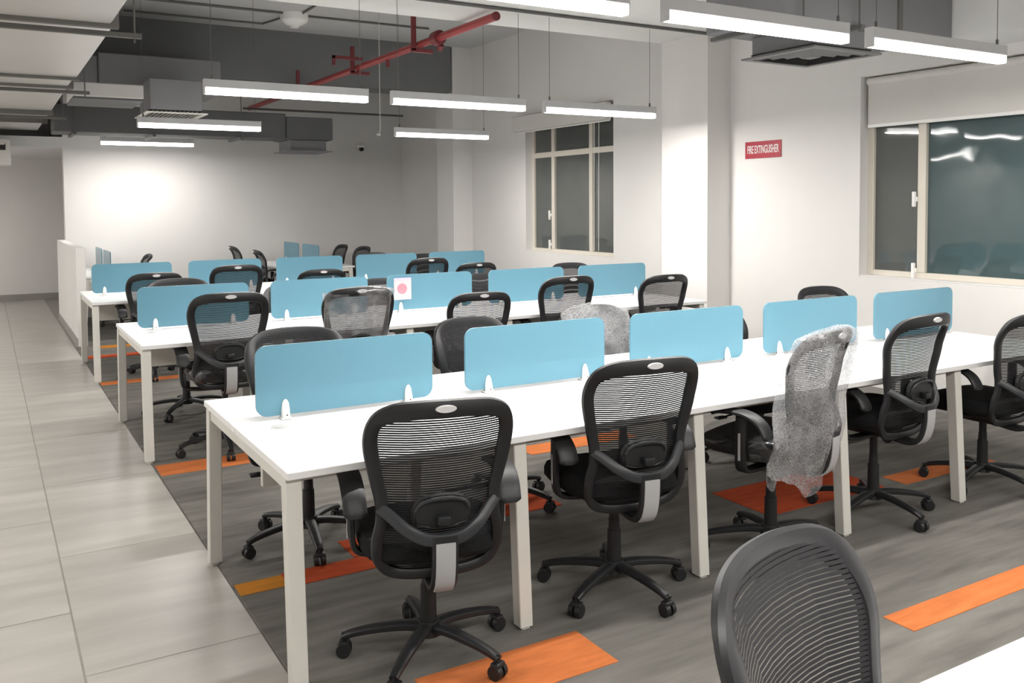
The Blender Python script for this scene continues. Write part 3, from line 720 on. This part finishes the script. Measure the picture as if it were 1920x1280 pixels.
def diffuser(name, label, x0, x1, y0, y1, z, ztop, m, mg, n=7, linear=False):
    t = thing(name, label, 'vent', (0, 0, 0))
    bm = bmesh.new(); f = .045
    bx(bm, x0, x1, y0, y0+f, z, z+.012, .002, 1); bx(bm, x0, x1, y1-f, y1, z, z+.012, .002, 1)
    bx(bm, x0, x0+f, y0+f, y1-f, z, z+.012, .002, 1); bx(bm, x1-f, x1, y0+f, y1-f, z, z+.012, .002, 1); obj('frame', bm, mg, t)
    bm = bmesh.new(); bx(bm, x0+f, x1-f, y0+f, y1-f, z+.03, z+.034); obj('backing', bm, M['dark'], t)
    if linear:
        for k in range(n):
            xx = x0+f+(x1-x0-2*f)*(k+.5)/n
            bm = bmesh.new(); hexa(bm, [(xx-.008, y0+f, z), (xx-.003, y0+f, z), (xx-.003, y1-f, z), (xx-.008, y1-f, z)], [(xx+.010, y0+f, z+.028), (xx+.015, y0+f, z+.028), (xx+.015, y1-f, z+.028), (xx+.010, y1-f, z+.028)]); obj('louvre', bm, mg, t)
    else:
        cx, cy = (x0+x1)/2, (y0+y1)/2; W, D = (x1-x0)/2-f, (y1-y0)/2-f
        for k in range(4):
            s0 = 1-.24*k; s1 = s0-.13; bm = bmesh.new()
            o = [(cx-W*s0, cy-D*s0), (cx+W*s0, cy-D*s0), (cx+W*s0, cy+D*s0), (cx-W*s0, cy+D*s0)]; q = [(cx-W*s1, cy-D*s1), (cx+W*s1, cy-D*s1), (cx+W*s1, cy+D*s1), (cx-W*s1, cy+D*s1)]
            vo = [bm.verts.new((x, y, z+.026)) for x, y in o]; vi = [bm.verts.new((x, y, z-.002)) for x, y in q]
            for i in range(4): bm.faces.new((vo[i], vo[(i+1) % 4], vi[(i+1) % 4], vi[i]))
            if k == 3: bm.faces.new(vi)
            obj('cone', bm, mg, t)
    bm = bmesh.new(); bx(bm, x0+.05, x1-.05, y0+.05, y1-.05, z+.035, ztop, .004, 1); obj('plenum', bm, m, t)
    return t
diffuser('ceiling_grille', 'white louvred ceiling grille under a grey plenum at left', 1.46, 2.08, 9.86, 10.66, 2.575, 2.93, M['ductgrey'], M['grillewhite'], 12, True)
d = thing('supply_duct', 'mid grey duct box in front of the dark beam', 'duct', (0, 0, 0))
bm = bmesh.new(); bx(bm, 1.12, 2.42, 10.75, 11.60, 2.90, 3.29, .01, 1); obj('duct_section', bm, M['ductgrey'], d)
bm = bmesh.new(); bx(bm, .75, 1.12, 10.8, 11.55, 2.93, 3.26, .01, 1); obj('end_section', bm, M['ductgrey'], d)
d = thing('cross_duct', 'long dark grey duct crossing in front of the far wall', 'duct', (0, 0, 0))
bm = bmesh.new(); bx(bm, .76, 3.62, 12.25, 12.85, 2.53, 2.87, .01, 1); obj('duct_section', bm, M['ductdark'], d)
bm = bmesh.new(); bx(bm, 3.62, 4.28, 12.22, 12.88, 2.52, 2.83, .01, 1); obj('end_box', bm, M['ductdark'], d)
bm = bmesh.new(); bx(bm, 3.68, 4.20, 12.28, 12.82, 2.37, 2.52, .008, 1); bx(bm, 3.62, 4.26, 12.20, 12.9, 2.355, 2.372); obj('outlet', bm, M['ductgrey'], d)
for x in (.98, 1.9, 3.0):
    bm = bmesh.new(); bx(bm, x-.02, x+.02, 12.18, 12.9, 2.50, 2.528); cyl(bm, (x, 12.2, 2.49), (x, 12.2, ZC), .006, n=8); obj('hanger', bm, M['conduit'], d)
d = thing('overhead_duct', 'grey duct over the front desks at the top right', 'duct', (0, 0, 0))
bm = bmesh.new(); bx(bm, 4.12, 5.15, 3.77, 4.46, 2.70, 3.20, .008, 1); obj('duct_section', bm, M['ductgrey'], d)
bm = bmesh.new(); bx(bm, 5.17, 5.725, 3.77, 4.46, 2.70, 3.20, .008, 1); obj('duct_section', bm, M['ductgrey'], d)
bm = bmesh.new(); bx(bm, 5.14, 5.18, 3.755, 4.475, 2.685, 3.215, .003, 1); obj('flange', bm, M['flange'], d)
for x in (4.22, 4.72):
    bm = bmesh.new(); bx(bm, x-.02, x+.02, 3.70, 4.5, 2.672, 2.698); cyl(bm, (x, 3.73, 2.66), (x, 3.73, ZC), .006, n=8); obj('hanger', bm, M['conduit'], d)
diffuser('ceiling_diffuser', 'grey square ceiling diffuser hanging below the overhead duct', 4.40, 5.03, 3.80, 4.42, 2.55, 2.70, M['ductgrey'], M['grillegrey'])

p = thing('sprinkler_pipe', 'red sprinkler pipe running away under the ceiling', 'pipe', (0, 0, 0))
PX, PZ = 3.63, 3.13
bm = bmesh.new(); cyl(bm, (PX, 6.40, PZ), (PX, 14.22, PZ), .035, n=16); obj('pipe_run', bm, M['redpipe'], p, True)
bm = bmesh.new(); cyl(bm, (PX, 6.375, PZ), (PX, 6.40, PZ), .037, n=16); obj('end_cap', bm, M['redbar'], p, True)
bm = bmesh.new(); cyl(bm, (PX, 7.42, PZ), (PX, 7.52, PZ), .066, n=16); cyl(bm, (PX+.03, 7.46, PZ-.06), (PX+.03, 7.5, PZ-.1), .03, n=10); obj('coupling', bm, M['redbar'], p, True)
for y in (7.86, 9.5, 11.5):
    bm = bmesh.new(); bx(bm, PX-.085, PX-.045, y-.02, y+.02, PZ-.06, 3.40 if y < 8 else 3.36, .002, 1); bx(bm, PX-.085, PX+.13, y-.02, y+.02, PZ-.075, PZ-.04, .002, 1); obj('bracket', bm, M['redbar'], p)
bm = bmesh.new(); bx(bm, PX-.36, PX-.02, 9.30, 9.33, PZ+.05, PZ+.085, .002, 1); bx(bm, PX-.36, PX-.33, 9.30, 9.33, PZ-.02, PZ+.085, .002, 1); obj('side_bracket', bm, M['redbar'], p)
bm = bmesh.new(); cyl(bm, (PX, 8.65, PZ-.03), (PX, 8.65, PZ-.11), .02, n=10); obj('sprinkler_stub', bm, M['redbar'], p)

s = thing('ceiling_detector', 'large round white detector dome on the ceiling', 'detector', (3.24, 10.55, ZC))
bm = bmesh.new(); prof = [(.165, 0), (.165, -.07), (.15, -.10), (.10, -.13), (.055, -.145), (.05, -.165), (.02, -.172)]
for (r0, z0), (r1, z1) in zip(prof[:-1], prof[1:]):
    A = [(r0*math.cos(2*math.pi*k/28), r0*math.sin(2*math.pi*k/28), z0) for k in range(28)]; B = [(r1*math.cos(2*math.pi*k/28), r1*math.sin(2*math.pi*k/28), z1) for k in range(28)]
    va = [bm.verts.new(q) for q in A]; vb = [bm.verts.new(q) for q in B]
    for k in range(28): bm.faces.new((va[k], va[(k+1) % 28], vb[(k+1) % 28], vb[k]))
    if r1 < .03: bm.faces.new(vb)
bmesh.ops.remove_doubles(bm, verts=bm.verts, dist=1e-5); obj('dome', bm, M['plastic_w'], s, True)
s2 = thing('ceiling_fitting', 'small round white fitting on the ceiling beside the red pipe', 'detector', (4.55, 9.3, ZC))
bm = bmesh.new(); cyl(bm, (0, 0, -.05), (0, 0, 0), .055, .07, 20); cyl(bm, (0, 0, -.07), (0, 0, -.05), .03, .05, 16); obj('body', bm, M['plastic_w'], s2, True)

def conduit(label, pts, r=.012, m='conduit', name='conduit'):
    bm = bmesh.new()
    for a, b_ in zip(pts[:-1], pts[1:]): cyl(bm, a, b_, r, n=8)
    return tag(obj(name, bm, M[m], None, True), label, 'conduit')
zc = ZC-.014
conduit('twin dark conduit along the ceiling left of the detector dome', [(1.55, 10.5, zc), (3.1, 10.5, zc)], .016)
conduit('thin dark conduit along the ceiling just beyond the detector dome', [(1.45, 11.25, zc), (3.05, 11.25, zc), (3.18, 10.7, zc)], .011)
conduit('dark conduit on the ceiling from the detector dome to the right', [(3.4, 10.55, zc), (5.0, 10.55, zc)], .013)
conduit('dark conduit leading from the detector dome toward the camera', [(3.3, 10.4, zc), (3.3, 9.2, zc)], .013)
conduit('dark conduit along the lower edge of the near beam', [(.9, 6.345, 3.185), (5.89, 6.345, 3.185)], .014)
conduit('thin dark pipe hung across before the far wall', [(3.35, 13.5, 3.05), (5.92, 13.5, 3.05)], .016, 'conduit', 'thin_pipe')
dr = thing('hanging_wire', 'pale hanging wire with a small ring at its end', 'wire', (3.70, 9.05, 0))
bm = bmesh.new(); cyl(bm, (0, 0, 2.40), (0, 0, ZC), .004, n=6); obj('cable', bm, M['rope'], dr)
bm = bmesh.new(); cyl(bm, (-.02, 0, 2.35), (-.02, 0, 2.37), .022, n=14); cyl(bm, (-.01, 0, 2.37), (0, 0, 2.41), .004, n=6); obj('end_ring', bm, M['rope'], dr)
sc = thing('security_camera', 'small dome camera on the far wall', 'camera', (5.44, YF, 2.56))
bm = bmesh.new(); bx(bm, -.05, .05, -.10, 0, 0, .05, .01, 2); obj('mount', bm, M['plastic_w'], sc, True)
bm = bmesh.new(); bmesh.ops.create_uvsphere(bm, u_segments=16, v_segments=10, radius=.04, matrix=Matrix.Translation((.01, -.07, -.02))); obj('lens_dome', bm, M['dark'], sc, True)
ac = thing('wall_unit', 'beige boxed unit high at the left edge of the picture', 'air conditioner', (0, 0, 0))
q0 = at_y(0, 310, 13.9); q1 = at_y(19, 262, 13.9)
bm = bmesh.new(); bx(bm, -.75, q1.x, 13.75, 14.2, q0.z, q1.z, .02, 2); obj('casing', bm, M['blind'], ac)
bm = bmesh.new(); bx(bm, -.7, q1.x-.06, 13.742, 13.76, q0.z+.2, q1.z-.06, .004, 1); obj('intake', bm, M['dark'], ac)
bm = bmesh.new(); bx(bm, -.7, q1.x-.07, 13.735, 13.745, q0.z+.27, q0.z+.30, .003, 1); obj('louvre', bm, M['blind'], ac)
